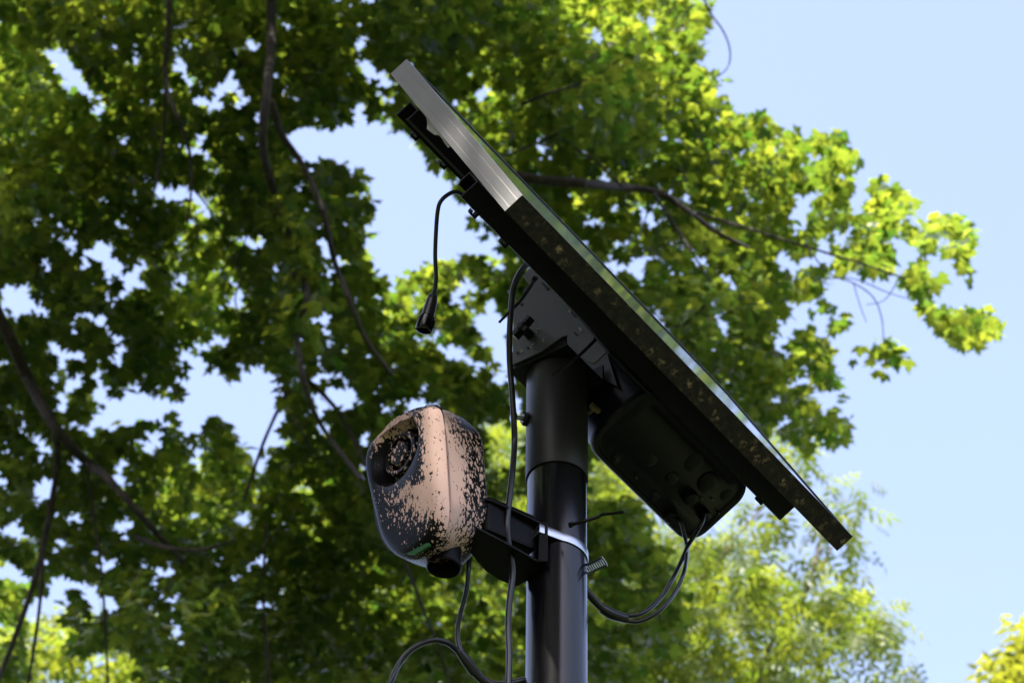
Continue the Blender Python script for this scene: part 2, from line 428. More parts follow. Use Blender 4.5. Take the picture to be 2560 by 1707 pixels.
def letter(ch, px, py, size):
    cu = bpy.data.curves.new('letter', 'FONT'); cu.body = ch; cu.size = size; cu.extrude = .0003
    cu.align_x = 'CENTER'; cu.align_y = 'CENTER'
    o = bpy.data.objects.new('letter', cu); COL.objects.link(o)
    c = on_plane(px, py, P(WN, 0, 0), w) - w * .0006
    o.data.materials.append(M['etch'])
    X, Y, ZZ = a_, Z, -w
    o.matrix_world = Matrix(((X[0], Y[0], ZZ[0], c[0]), (X[1], Y[1], ZZ[1], c[1]), (X[2], Y[2], ZZ[2], c[2]), (0, 0, 0, 1)))
    dg = bpy.context.evaluated_depsgraph_get()
    me = bpy.data.meshes.new_from_object(o.evaluated_get(dg)); mw = o.matrix_world.copy()
    bpy.data.objects.remove(o)
    me.transform(mw)
    o2 = bpy.data.objects.new('letter', me); COL.objects.link(o2); put(o2, br)
    o2['label'] = 'stamped letter ' + ch
for ch, x, y in (('A', 1305, 879), ('C', 1332, 867), ('E', 1359, 851), ('D', 1346, 827)):
    letter(ch, x, y, .0115)
# tilt knob: T handle on a boss
kc = on_plane(1325, 838, P(WN, 0, 0), w)
kd = on_plane(1350, 800, P(WN, 0, 0), w) - on_plane(1300, 860, P(WN, 0, 0), w); kd /= np.linalg.norm(kd); ks = np.cross(w, kd)
k1 = lathe(kc, -w, [(.0075, 0), (.0065, .012), (.008, .016), (.008, .026), (.006, .028)], 20)
mesh('tilt_knob', *join(k1, obox(kc - w * .02 + kd * .001, kd, ks, w, .019, .0048, .0065), obox(kc - w * .02 + ks * .008 , ks, kd, w, .008, .0045, .006)), M['plastic'], br, bevel=.0012)
mesh('hanger_plate', *obox(P(.44, .215, -.071), w, e, n, .075, .15, .002), M['rail'], br, bevel=.001)
for dv in (.39, .492):
    mesh('cross_strut', *obox(P(dv, .214, -.055), w, e, n, .004, .128, .013), M['rail'], br)

# pole -----------------------------------------------------------------
pole = thing('mounting_pole', (POLE[0], POLE[1], 0), 'round black steel pole with wider sleeve and square cap under the solar panel', 'pole')
zc = CAM[2] + 3.392
mesh('lower_tube', *lathe((POLE[0], POLE[1], -.3), Z, [(.0427, 0), (.0427, zc - 1e-2 + .3)], 96), M['pole'], pole, smooth=True)
zs = CAM[2] + 3.190
sv = lathe((POLE[0], POLE[1], zs), Z, [(.0431, .012), (.0431, 0.0005), (.0436, 0), (.0448, 0), (.0452, .0006), (.0452, zc - zs - .004)], 96, cap=False)
mesh('sleeve', *sv, M['sleeve'], pole, smooth=True)
# square cap: open tray with rounded upright rim
ch_ = .0510
cap_c = np.array([POLE[0], POLE[1], zc])
corners = [cap_c + w * sx * ch_ + a_ * sy * ch_ for sx, sy in ((-1, -1), (1, -1), (1, 1), (-1, 1))]
mesh('cap', *join(prism([c - Z * .004 for c in corners], Z * .006)), M['cap'], pole, bevel=.0015)
for s_ in (-1, 1):
    mesh('cap_flange', *obox(cap_c + w * s_ * (ch_ - .0018) + Z * .018, w, a_, Z, .0017, ch_ - .001, .0155), M['cap'], pole, bevel=.0008)
# set bolt on the left and wing bolt on the right
def bolt(px_head, py_head, px_in, py_in, m_, nm, zoff):
    pin = U(px_in, py_in, zoff); ph = U(px_head, py_head, zoff - .01)
    ax = ph - pin; L = np.linalg.norm(ax); ax /= L
    shaft = lathe(pin - ax * .006, ax, [(.0034, 0), (.0034, L)], 14)
    head = lathe(pin + ax * (L - .006), ax, [(.0075, 0), (.0085, .002), (.0085, .005), (.006, .0065)], 8)
    nut = lathe(pin - ax * .002, ax, [(.0105, 0), (.0105, .008), (.008, .010)], 6)
    mesh(nm, *shaft, m_, pole, smooth=True)
    return head, nut
h, nu = bolt(1279, 1041, 1318, 1048, M['steel'], 'set_bolt', 5.0)
mesh('bolt_head', *h, M['steel'], pole, smooth=True); mesh('nut', *nu, M['gloss'], pole)
pin, ph = U(1464, 1036, 5.03), U(1488, 1021, 5.02)
ax = (ph - pin) / np.linalg.norm(ph - pin)
o = mesh('wing_bolt', *join(lathe(pin - ax * .01, ax, [(.003, 0), (.003, .028)], 12), obox(ph, np.cross(ax, w), ax, np.cross(np.cross(ax, w), ax), .003, .0035, .009),
                        obox(U(1481, 1015, 5.02), Z, w, a_, .006, .0015, .0015)), M['rust'], pole)
o['label'] = 'rusty wing bolt'

# controller box under the panel -----------------------------------------
cb = thing('controller_box', P(.66, .3, -.13), 'black rounded plastic controller box with cable glands hung under the solar panel', 'controller box')
FE = .315
q = [to_wen(on_plane(x, y, P(0, FE, 0), e)) for x, y in ((1493, 1136), (1742, 1363), (1867, 1225))]
bw0, bw1 = q[0][0] - .028, q[2][0] + .006
bn0, bn1 = (q[0][2] + q[1][2]) / 2 - .003, -.062
def rrect(w0, w1, n0, n1, r, k=10):
    out = []
    for cx, cy, a0 in ((w1 - r, n1 - r, 0), (w0 + r, n1 - r, 90), (w0 + r, n0 + r, 180), (w1 - r, n0 + r, 270)):
        for i in range(k + 1):
            t_ = math.radians(a0 + 90 * i / k); out.append((cx + r * math.cos(t_), cy + r * math.sin(t_)))
    return out
def loft(rings, cap0=True, cap1=True):
    m_ = len(rings[0]); V = [p for r_ in rings for p in r_]; F_ = []
    for i in range(len(rings) - 1):
        for k in range(m_): F_.append((i * m_ + k, i * m_ + (k + 1) % m_, (i + 1) * m_ + (k + 1) % m_, (i + 1) * m_ + k))
    if cap0: F_.append(tuple(range(m_))[::-1])
    if cap1: F_.append(tuple((len(rings) - 1) * m_ + k for k in range(m_)))
    return V, F_
def bring(ev, ins, r=.034): return [P(x, ev, y) for x, y in rrect(bw0 + ins, bw1 - ins, bn0 + ins, bn1 - ins, max(r - ins * .6, .004))]
mesh('body', *loft([bring(.085, .012), bring(.088, .004), bring(.10, .001), bring(FE - .012, 0)]), M['boxplastic'], cb, smooth=True)
mesh('rim', *loft([bring(FE - .0118, .0005), bring(FE - .0118, -.0028), bring(FE - .004, -.003), bring(FE, -.001), bring(FE, .004), bring(FE - .003, .0065), bring(FE - .003, .009)], False, False), M['plastic'], cb, smooth=True)
mesh('port_face', *loft([bring(FE - .006, .003), bring(FE - .0035, .003), bring(FE - .0035, .02), bring(FE - .002, .022)]), M['boxplastic'], cb, smooth=True)
for (x, y, r_, h_, mm) in ((1735, 1155, .017, .004, 'plastic'), (1772, 1205, .018, .008, 'plastic'), (1680, 1195, .011, .006, 'plastic'), (1722, 1238, .012, .016, 'plastic'),
                           (1815, 1237, .011, .004, 'plastic'), (1540, 1148, .008, .004, 'plastic'), (1638, 1242, .008, .003, 'plastic'), (1675, 1290, .011, .010, 'plastic'),
                           (1757, 1282, .010, .016, 'gloss'), (1628, 1150, .011, .004, 'plastic')):
    c = on_plane(x, y, P(0, FE - .002, 0), e)
    mesh('gland', *lathe(c - e * .003, e, [(r_, 0), (r_, h_ * .7), (r_ * .8, h_), (r_ * .3, h_ * 1.05)], 20), M[mm], cb, smooth=True)
for (x, y) in ((1755, 1246), (1782, 1248), (1798, 1283), (1541, 1147), (1591, 1194)):
    c = on_plane(x, y, P(0, FE, 0), e)
    mesh('screw', *lathe(c - e * .003, e, [(.0016, 0), (.0016, .004)], 8), M['rust'], cb)
# upper junction part beside the bracket (rounded tongue, grey, and a dark block)
tg = [on_plane(x, y, P(.52, 0, 0), w) for x, y in ((1505, 862), (1546, 868), (1530, 905), (1500, 960), (1495, 930), (1500, 905))]
jb = [P(.545, .14, -.066), P(.70, .14, -.066), P(.70, .14, -.105), P(.69, .14, -.118), P(.555, .14, -.118), P(.545, .14, -.105)]
mesh('junction_block', *prism(jb, e * .06), M['plastic'], cb, bevel=.004)

# ------------------------------------------------------------------ splattered sensor housing
gh = np.array([-.777, -.629, 0]); pitch = math.radians(6)
gf = gh * math.cos(pitch) - Z * math.sin(pitch)          # outward normal of the front
kk = -gf
hx = np.cross(Z, gf); hx /= np.linalg.norm(hx); vy = np.cross(gf, hx)
def z1(x, y): return 880 + x / 3.267, 960 + y / 3.267
DEP = .125
F0 = U(*z1(690, 850), 4.68)
B0 = F0 + kk * DEP
def loop(pts, P0, N=128, back=False):
    q = [on_plane(*z1(x, y), P0, kk) for x, y in pts]
    q2 = np.array([((p - P0) @ hx, (p - P0) @ vy) for p in q])
    c = (q2.max(0) + q2.min(0)) / 2
    cl = np.vstack([q2, q2[:1]])
    pa = smooth_path(list(cl), 12)
    pa = np.array(pa) - c
    an = np.unwrap(np.arctan2(pa[:, 1], pa[:, 0])); rad = np.hypot(pa[:, 0], pa[:, 1])
    if an[-1] < an[0]: an, rad = an[::-1], rad[::-1]
    tt = np.linspace(0, 2 * math.pi, N, endpoint=False)
    base = an[0]; t2 = (tt - base) % (2 * math.pi) + base
    rr_ = np.interp(t2, an, rad)
    for _ in range(3): rr_ = (np.roll(rr_, 1) + 2 * rr_ + np.roll(rr_, -1)) / 4
    return c, tt, rr_
fl = [(640, 150), (665, 300), (690, 700), (700, 900), (705, 1060), (670, 1200), (570, 1330), (450, 1395), (330, 1385), (240, 1310), (190, 1210), (150, 1050), (110, 850), (82, 650), (90, 530), (150, 430), (300, 285), (480, 185)]
bl = [(800, 205), (1060, 375), (1100, 470), (1115, 620), (1140, 960), (1130, 1150), (1080, 1300), (960, 1470), (840, 1530), (640, 1510), (440, 1440), (360, 1300), (380, 900), (440, 600), (560, 400), (700, 240)]
cf, tt, rf = loop(fl, F0); cbk, _, rb_ = loop(bl, B0)
def ring(s, ins=0.0, scale=1.0, dz=0.0):
    """s: 0 front, 1 back; ins: inset in m"""
    c = cf * (1 - s) + cbk * s; r_ = (rf * (1 - s) + rb_ * s) * scale - ins
    O = F0 + kk * (DEP * s + dz)
    return [O + hx * (c[0] + r_[i] * math.cos(tt[i])) + vy * (c[1] + r_[i] * math.sin(tt[i])) for i in range(len(tt))]
# recess circle
cx_pts = [on_plane(*z1(x, y), F0, kk) for x, y in ((145, 640), (560, 440), (440, 285), (250, 815))]
rc = sum(cx_pts) / 4; rc2 = np.array([(rc - F0) @ hx, (rc - F0) @ vy])
RR = np.mean([np.linalg.norm(p - rc) for p in cx_pts])
def circ(r_, dz, shift=(0, 0)):
    return [F0 + kk * dz + hx * (rc2[0] + shift[0] + r_ * math.cos(t_)) + vy * (rc2[1] + shift[1] + r_ * math.sin(t_)) for t_ in tt]
def blend(r1, r2, k_): return [a * (1 - k_) + b * k_ for a, b in zip(r1, r2)]
face0 = ring(0, .017, 1, 0)
rim0 = circ(RR * 1.03, .0)
rings = [circ(RR * .78, .021), circ(RR * .79, .020), circ(RR * .82, .013), circ(RR * .94, .006), circ(RR * .985, .0015), rim0]
for k_ in (.2, .4, .6, .8, 1): rings.append(blend(rim0, face0, k_))
for ang in (15, 30, 45, 60, 75, 90):
    t_ = math.radians(ang); rings.append(ring(.0, .017 - .017 * math.sin(t_), 1, .019 * (1 - math.cos(t_))))
for s in (.165, .20): rings.append(ring(s))
rings += [ring(.212), ring(.214, .0018), ring(.226, .0018), ring(.228)]
for s in (.27, .34, .42, .5, .58, .66, .74, .82): rings.append(ring(s))
for ang in (0, 20, 40, 60, 80, 90):
    t_ = math.radians(ang); rings.append(ring(1 - .14 * (1 - math.sin(t_)), .018 * (1 - math.cos(t_))))
shell_root = thing('outdoor_camera', F0 + kk * DEP / 2, 'black camera housing splattered with tan paint, clamped to the left of the pole', 'camera')
V, F_ = loft(rings, False, True)
sh = mesh('shell', V, F_, M['splat'], shell_root, smooth=True)
# where the paint was thrown: blobs in the traced coordinate system
blobs = [(760, 620, 120, 420, 1.15), (850, 900, 120, 280, 1.0), (650, 400, 80, 250, .8), (420, 260, 190, 90, .75), (230, 400, 90, 90, .8), (620, 740, 75, 230, .75), (820, 1180, 140, 170, .5), (180, 560, 60, 110, .6),
         (470, 860, 130, 100, .8), (560, 1000, 130, 130, .66), (1060, 900, 80, 300, .55), (930, 500, 110, 200, .5), (420, 1120, 180, 160, .46), (850, 1340, 150, 110, .5), (720, 240, 110, 80, .5),
         (1060, 1200, 110, 140, .45), (260, 940, 120, 160, .38), (1040, 560, 70, 200, .28), (600, 1420, 220, 110, .5), (390, 380, 150, 90, .9)]
att = sh.data.attributes.new('paint', 'FLOAT', 'POINT')
co = np.empty(len(sh.data.vertices) * 3); sh.data.vertices.foreach_get('co', co); co = co.reshape(-1, 3)
vals = []
for c in co:
    x, y, _ = proj(c); x = (x - 880) * 3.267; y = (y - 960) * 3.267
    dpt = (c - F0) @ kk
    v_ = sum(am * math.exp(-((x - bx) / sx) ** 2 - ((y - by) / sy) ** 2) for bx, by, sx, sy, am in blobs)
    if x < 560 and dpt > DEP * .3: v_ *= .2
    if dpt > .004 and np.linalg.norm(c - rc - kk * dpt) < RR * .95: v_ *= (1.0 if (c - rc) @ vy > 0 else .12)
    vals.append(min(v_, 1.2) * .74 + .03)
att.data.foreach_set('value', vals)
def add_paint(o, fn):
    at_ = o.data.attributes.new('paint', 'FLOAT', 'POINT'); at_.data.foreach_set('value', [fn(v.co) for v in o.data.vertices])
floor = mesh('recess_floor', *loft([circ(RR * .78, .0205), circ(RR * .3, .0205)], False, True), M['gloss'], shell_root)
sh2 = (.05 * RR, .0)
o = mesh('lens_ring', *loft([circ(RR * .62, .020), circ(RR * .62, .010), circ(RR * .59, .008), circ(RR * .49, .009), circ(RR * .47, .016)], False, False), M['splat'], shell_root, smooth=True)
add_paint(o, lambda c: .44)
o = mesh('lens', *loft([circ(RR * .34, .020), circ(RR * .34, .009), circ(RR * .31, .007), circ(RR * .2, .0075), circ(RR * .05, .006)], False, True), M['splat'], shell_root, smooth=True)
add_paint(o, lambda c: .42)
for ang in (20, 140, 260):
    t_ = math.radians(ang); dv = hx * math.cos(t_) + vy * math.sin(t_)
    mesh('lens_spoke', *obox(rc + kk * .02 + dv * RR * .56, dv, np.cross(dv, kk), kk, RR * .2, .0022, .004), M['gloss'], shell_root, bevel=.001)
# black strip standing in for the shade inside the open seam on top
sr_ = ring(.215, -.0008); sel = [p for p in sr_ if 600 < (proj(p)[0] - 880) * 3.267 < 790 and (proj(p)[1] - 960) * 3.267 < 330]
sel.sort(key=lambda p: proj(p)[0])
if len(sel) > 3: mesh('seam_shade', *tube(sel, [.0015, .0030, .0034, .001], 8), M['gloss'], shell_root, smooth=True)
# green label strip at the lower front edge
gc = [on_plane(*z1(x, y), F0 + kk * .004, kk) for x, y in ((450, 1388), (520, 1396), (640, 1322), (628, 1296))]
o = mesh('label_strip', *prism([p - kk * .0022 for p in gc], kk * .004), M['green'], shell_root); o['label'] = 'green sticker strip'
# sensor tube under the chin
ta1 = U(1110, 1413, 4.715); ta0 = ta1 + np.array([.002, -.001, .030])
axt = (ta1 - ta0) / np.linalg.norm(ta1 - ta0); Lt = np.linalg.norm(ta1 - ta0)
o = mesh('sensor_tube', *lathe(ta0, axt, [(.021, -.012), (.0235, Lt * .8), (.0245, Lt), (.0245, Lt + .003), (.0230, Lt + .005), (.0215, Lt + .003), (.0205, Lt - .03)], 48), M['splat'], shell_root, smooth=True)
add_paint(o, lambda c: .22 if (np.array(c) - ta0) @ axt < Lt * .5 else .0)
mesh('sensor_window', *lathe(ta0, axt, [(.0203, Lt - .02), (.017, Lt - .018)], 32), M['gloss'], shell_root)

# camera bracket to the pole ---------------------------------------------
cbk_ = thing('camera_bracket', U(1300, 1370, 4.78), 'black dusty bracket arm joining the splattered camera to the pole', 'bracket')
post_xy = POLE + np.array([-.0195, -.049, 0])
def z_at(px, py, xy):
    # height on the vertical line through xy that shows at image row py
    z_ = 4.6
    for _ in range(25):
        q0 = proj(np.array([xy[0], xy[1], z_]))[1]; q1 = proj(np.array([xy[0], xy[1], z_ + .001]))[1]
        z_ += (py - q0) / ((q1 - q0) / .001)
    return z_
zt, zb = z_at(1356, 1312, post_xy), z_at(1356, 1410, post_xy)
mesh('post', *obox((post_xy[0], post_xy[1], (zt + zb) / 2), (1, 0, 0), (0, 1, 0), Z, .0062, .007, (zt - zb) / 2), M['bracket'], cbk_, bevel=.0015)
def hplate(pts, z_, th, nm):
    q_ = [on_plane(x, y, np.array([0, 0, z_]), Z) for x, y in pts]
    return mesh(nm, *prism(q_, Z * th), M['bracket'], cbk_, bevel=.0012)
hplate([(1170, 1240), (1229, 1252), (1300, 1283), (1350, 1308), (1366, 1316), (1372, 1340), (1330, 1345), (1270, 1345), (1180, 1330)], zt - .003, .004, 'arm_plate')
hplate([(1190, 1320), (1240, 1345), (1300, 1378), (1362, 1414), (1366, 1424), (1345, 1440), (1322, 1450), (1290, 1467), (1268, 1458), (1245, 1447), (1215, 1428), (1192, 1402), (1175, 1380)], zb, .004, 'arm_plate')
mid = U(1262, 1320, 4.80)
mesh('arm_block', *obox(mid, kk, np.cross(Z, kk), Z, .045, .017, (zt - zb) / 2 - .004), M['bracket'], cbk_, bevel=.006)
0 and mesh('saddle', *obox((POLE[0] - .012, POLE[1] - .047, (zt + zb) / 2 - .012), (1, 0, 0), (0, 1, 0), Z, .016, .006, (zt - zb) / 2 - .012), M['bracket'], cbk_, bevel=.002)

# hose clamp ----------------------------------------------------------------
zcl = CAM[2] + 3.052
hc = thing('hose_clamp', (POLE[0], POLE[1], zcl), 'shiny stainless steel hose clamp around the black pole', 'hose clamp')
seg = []
for i in range(65):
    if i < 8:       # straight stretch from the bracket post to where the band meets the pole
        ta_, tb_ = np.array([-.0250, -.0590]) / .0445, np.array([math.cos(math.radians(-80)), math.sin(math.radians(-80))])
        seg.append(tuple(ta_ * (1 - i / 8) + tb_ * i / 8))
    else:
        ph_ = math.radians(-80 + 290 * (i - 8) / 56)
        seg.append((math.cos(ph_), math.sin(ph_)))
Vb, Fb = [], []
for (cx_, sy_) in seg:
    for (rad, dz) in ((.0432, -.0075), (.0445, -.0075), (.0448, -.0066), (.0448, .0066), (.0445, .0075), (.0432, .0075)):
        Vb.append((POLE[0] + cx_ * rad, POLE[1] + sy_ * rad, zcl + dz + (-.004 * cx_)))
for i in range(64):
    for k in range(6): Fb.append((i * 6 + k, i * 6 + (k + 1) % 6, (i + 1) * 6 + (k + 1) % 6, (i + 1) * 6 + k))
Fb += [tuple(range(6))[::-1], tuple(64 * 6 + k for k in range(6))]
mesh('band', Vb, Fb, M['steel'], hc, smooth=True)
# slotted strap over the bracket post
def slotted(p0, p1, wdir, half, nslot, m_, nm):
    L = p1 - p0; ln = np.linalg.norm(L); ax_ = L / ln; nn = np.cross(ax_, wdir)
    parts = [obox((p0 + p1) / 2 + wdir * half * .8, ax_, wdir, nn, ln / 2, half * .22, .0005), obox((p0 + p1) / 2 - wdir * half * .8, ax_, wdir, nn, ln / 2, half * .22, .0005)]
    for i in range(nslot + 1):
        parts.append(obox(p0 + L * i / nslot, ax_, wdir, nn, ln / nslot * .22, half * .62, .0005))
    return mesh(nm, *join(*parts), m_, hc)
sp0 = np.array([POLE[0] - .0255, POLE[1] - .0590, zcl + .001]); sp1 = U(1300, 1368, 4.81)
slotted(sp0, sp1, Z, .0068, 9, M['steel'], 'strap')
pA = U(1466, 1424, 4.84); pB = U(1512, 1402, 4.80)
wd = np.cross((pB - pA) / np.linalg.norm(pB - pA), _d); wd /= np.linalg.norm(wd)
o = slotted(pA, pB, wd, .0075, 9, M['steel'], 'strap_tail'); 

# ------------------------------------------------------------------ cables
def cable(name, pts, rad, label, cat='cable', m_='rubber', parent=None, group=None):
    Pp = [U(x, y, z_) for x, y, z_ in pts]
    o = mesh(name, *tube(smooth_path(Pp, 8), rad, 14), M[m_], parent, smooth=True)
    if parent is None: tag(o, label, cat, group)
    return o
lc = thing('connector_cable', U(1150, 482, 4.95), 'short black cable hanging from the end of the rail with a screw connector', 'cable')
cable('cord', [(1172, 498, 4.99), (1158, 488, 4.97), (1138, 480, 4.96), (1118, 488, 4.955), (1101, 505, 4.95), (1094, 530, 4.95), (1090, 580, 4.95), (1088, 640, 4.95), (1090, 700, 4.95), (1083, 745, 4.948)], .0031, None, parent=lc)
c0, c1 = U(1083, 738, 4.948), U(1060, 822, 4.925); ax = (c1 - c0); Lc = np.linalg.norm(ax); ax /= Lc
mesh('grip', *lathe(c0, ax, [(.0045, -.002), (.0066, .001), (.0070, .004), (.0062, .0055), (.0066, .0065), (.0080, .007), (.0088, Lc * .35), (.0094, Lc * .62), (.0084, Lc * .64)], 24), M['rubber'], lc, smooth=True)
mesh('screw_collar', *lathe(c0, ax, [(.0090, Lc * .65), (.0116, Lc * .66), (.0130, Lc), (.0122, Lc + .003), (.0102, Lc + .0035), (.0098, Lc - .006), (.004, Lc - .006)], 28), M['gloss'], lc, smooth=True)
for i in range(14):
    t_ = 2 * math.pi * i / 14; q1 = np.cross(ax, Z); q1 /= np.linalg.norm(q1); q2 = np.cross(ax, q1); dv = q1 * math.cos(t_) + q2 * math.sin(t_)
    mesh('ridge', *obox(c0 + ax * Lc * .83 + dv * .0124, ax, np.cross(ax, dv), dv, Lc * .13, .0009, .0007), M['gloss'], lc)
cable('power_cable', [(1345, 665, 5.05), (1322, 660, 5.03), (1306, 672, 4.99), (1290, 700, 4.96), (1280, 745, 4.95), (1274, 830, 4.93), (1274, 900, 4.92), (1280, 980, 4.9), (1285, 1060, 4.88), (1286, 1110, 4.87), (1280, 1190, 4.83), (1272, 1260, 4.80),
                      (1268, 1310, 4.78), (1270, 1350, 4.77), (1280, 1400, 4.76), (1282, 1440, 4.75), (1274, 1500, 4.73), (1270, 1560, 4.71), (1273, 1640, 4.68), (1271, 1720, 4.65), (1270, 1850, 4.6), (1280, 2100, 4.5)], .0044,
      'long thick black cable running down in front of the pole from under the panel')
yc = thing('splitter_cable', U(1156, 1640, 4.70), 'black cable from the camera joining a looping cable in a moulded splitter', 'cable')
cable('cord', [(1174, 1400, 4.76), (1171, 1430, 4.75), (1165, 1480, 4.74), (1152, 1530, 4.73), (1144, 1575, 4.72), (1147, 1610, 4.71), (1156, 1636, 4.7)], .0034, None, parent=yc)
cable('cord', [(930, 1800, 4.62), (975, 1707, 4.64), (1000, 1655, 4.66), (1035, 1618, 4.67), (1080, 1600, 4.68), (1115, 1605, 4.69), (1140, 1623, 4.7), (1156, 1640, 4.7)], .0038, None, parent=yc)
cable('splitter', [(1148, 1628, 4.7), (1165, 1650, 4.7), (1188, 1682, 4.7)], [.0055, .0075, .0075], None, parent=yc)
cable('cord', [(1185, 1678, 4.7), (1212, 1702, 4.7), (1250, 1713, 4.7), (1320, 1700, 4.71)], .0062, None, parent=yc)
rc_ = thing('twin_cable', U(1560, 1545, 4.9), 'pair of thin black cables looping from the controller box into a moulded splitter', 'cable')
bx_d = proj(on_plane(1690, 1290, P(0, FE, 0), e))[2]
cable('cord', [(1692, 1293, bx_d), (1702, 1305, bx_d - .01), (1712, 1340, bx_d - .01), (1717, 1370, bx_d - .01), (1712, 1420, 5.0), (1690, 1475, 4.96), (1650, 1525, 4.93), (1600, 1552, 4.92), (1560, 1550, 4.92)], .0031, None, parent=rc_)
cable('cord', [(1760, 1286, bx_d), (1752, 1310, bx_d - .015), (1720, 1365, bx_d - .02), (1690, 1430, 5.0), (1650, 1495, 4.96), (1605, 1532, 4.93), (1560, 1540, 4.92)], .0034, None, parent=rc_)
cable('splitter', [(1565, 1546, 4.92), (1530, 1535, 4.91), (1505, 1520, 4.91)], [.0068, .0078, .0074], None, parent=rc_)
cable('cord', [(1512, 1525, 4.91), (1490, 1505, 4.91), (1465, 1475, 4.91), (1440, 1440, 4.92)], [.0058, .0062], None, parent=rc_)
# zip ties
def ziptie(pts, label, r_=.0024):
    Pp = smooth_path([U(x, y, z_) for x, y, z_ in pts], 6)
    V1 = tube(Pp, [r_, r_, r_ * .9, r_ * .8], 8, flat=.45, up=_d)
    hp = Pp[0]
    t_ = thing('zip_tie', hp, label, 'zip tie', 'black zip ties')
    mesh('strap', *V1, M['plastic'], t_, smooth=True)
    ax_ = Pp[1] - Pp[0]; ax_ /= np.linalg.norm(ax_); s_ = np.cross(ax_, _d); s_ /= np.linalg.norm(s_)
    mesh('head', *obox(hp, ax_, s_, np.cross(ax_, s_), .0032, .0038, .003), M['plastic'], t_, bevel=.0006)
ziptie([(1337, 697, 5.0), (1325, 718, 4.97), (1300, 753, 4.95), (1275, 778, 4.94), (1248, 806, 4.92)], 'black zip tie under the rail with its tail pointing down left behind the thick cable')
ziptie([(1492, 845, 4.97), (1470, 868, 4.95), (1440, 895, 4.93), (1405, 920, 4.92), (1379, 938, 4.91)], 'black zip tie beside the square cap with its tail crossing the black sleeve')
ziptie([(1428, 1311, 4.79), (1462, 1302, 4.78), (1490, 1293, 4.78), (1505, 1286, 4.78), (1530, 1283, 4.77), (1560, 1279, 4.76)], 'black zip tie just above the steel hose clamp with its tail pointing right')

# ------------------------------------------------------------------ foliage tools
def maple_template():
    # (angle from tip axis, radius) of the outline of a five lobed leaf; stem at the origin, tip along +y
    o_ = [(0, -.02), (.16, -.10), (.34, -.16), (.30, -.02), (.55, .08), (.44, .16), (.66, .34), (.50, .36), (.50, .50), (.30, .40), (.20, .44), (.24, .66), (.13, .66), (0, .98)]
    pts = o_ + [(-x, y) for x, y in o_[-2:0:-1]]
    c = (0, .24)
    V = [(c[0], c[1], .02)] + [(x, y, -.10 * (x * x) * 2 - .05 * y * y - .03 * math.sin(9 * x + 5 * y)) for x, y in pts]
    k = len(pts)
    F_ = [(0, 1 + i, 1 + (i + 1) % k) for i in range(k)]
    # petiole
    b_ = len(V); V += [(-.008, -.02, 0), (.008, -.02, 0), (.0, -.45, .08)]
    F_.append((b_, b_ + 1, b_ + 2))
    return np.array(V), np.array(F_)
def ash_template():
    V, F_ = [], []
    def leaflet(o_, ang, L, droop):
        b_ = len(V); ca, sa = math.cos(ang), math.sin(ang)
        for (s_, t_) in ((0, 0), (.13, .3), (.13, .62), (0, 1), (-.13, .62), (-.13, .3)):
            x, y = s_ * L, t_ * L
            V.append((o_[0] + x * ca + y * sa, o_[1] - x * sa + y * ca, o_[2] - droop * t_ * t_ + abs(s_) * .25 * L))
        F_.extend([(b_, b_ + 1, b_ + 5), (b_ + 1, b_ + 2, b_ + 4), (b_ + 1, b_ + 4, b_ + 5), (b_ + 2, b_ + 3, b_ + 4)])
    for i, y in enumerate((.25, .5, .75)):
        for s_ in (-1, 1): leaflet((0, y, -.08 * y * y), s_ * (1.05 - .1 * i), .42, .12)
    leaflet((0, .85, -.07), 0, .45, .12)
    b_ = len(V); V += [(-.008, 0, 0), (.008, 0, 0), (0, .9, -.08)]; F_.append((b_, b_ + 1, b_ + 2))
    return np.array(V), np.array(F_)
def small_template():
    V, F_ = [], []
    for k, (ox, oy, an) in enumerate(((0, .2, 0), (.12, .0, 1.1), (-.14, .05, -1.0), (.06, .45, .6), (-.05, .5, -.5))):
        b_ = len(V); ca, sa = math.cos(an), math.sin(an)
        for s_, t_ in ((0, 0), (.17, .3), (.14, .6), (0, 1), (-.14, .6), (-.17, .3)):
            x, y = s_ * .5, t_ * .5; V.append((ox + x * ca + y * sa, oy - x * sa + y * ca, -.1 * t_ * t_ + .05 * k))
        F_.extend([(b_, b_ + 1, b_ + 5), (b_ + 1, b_ + 2, b_ + 4), (b_ + 1, b_ + 4, b_ + 5), (b_ + 2, b_ + 3, b_ + 4)])
    return np.array(V), np.array(F_)
def frames(Nn, tilt, droop):
    """random leaf frames: mostly flat blades facing up, tips drooping"""
    yaw = RNG.uniform(0, 2 * math.pi, Nn); pit = -np.abs(RNG.normal(droop, .35, Nn)); rol = RNG.normal(0, tilt, Nn)
    y = np.stack([np.cos(yaw) * np.cos(pit), np.sin(yaw) * np.cos(pit), np.sin(pit)], 1)
    x = np.stack([np.sin(yaw), -np.cos(yaw), np.zeros(Nn)], 1)
    z = np.cross(x, y)
    cr, sr = np.cos(rol)[:, None], np.sin(rol)[:, None]
    x2 = x * cr + z * sr; z2 = z * cr - x * sr
    return np.stack([x2, y, z2], 2)      # columns
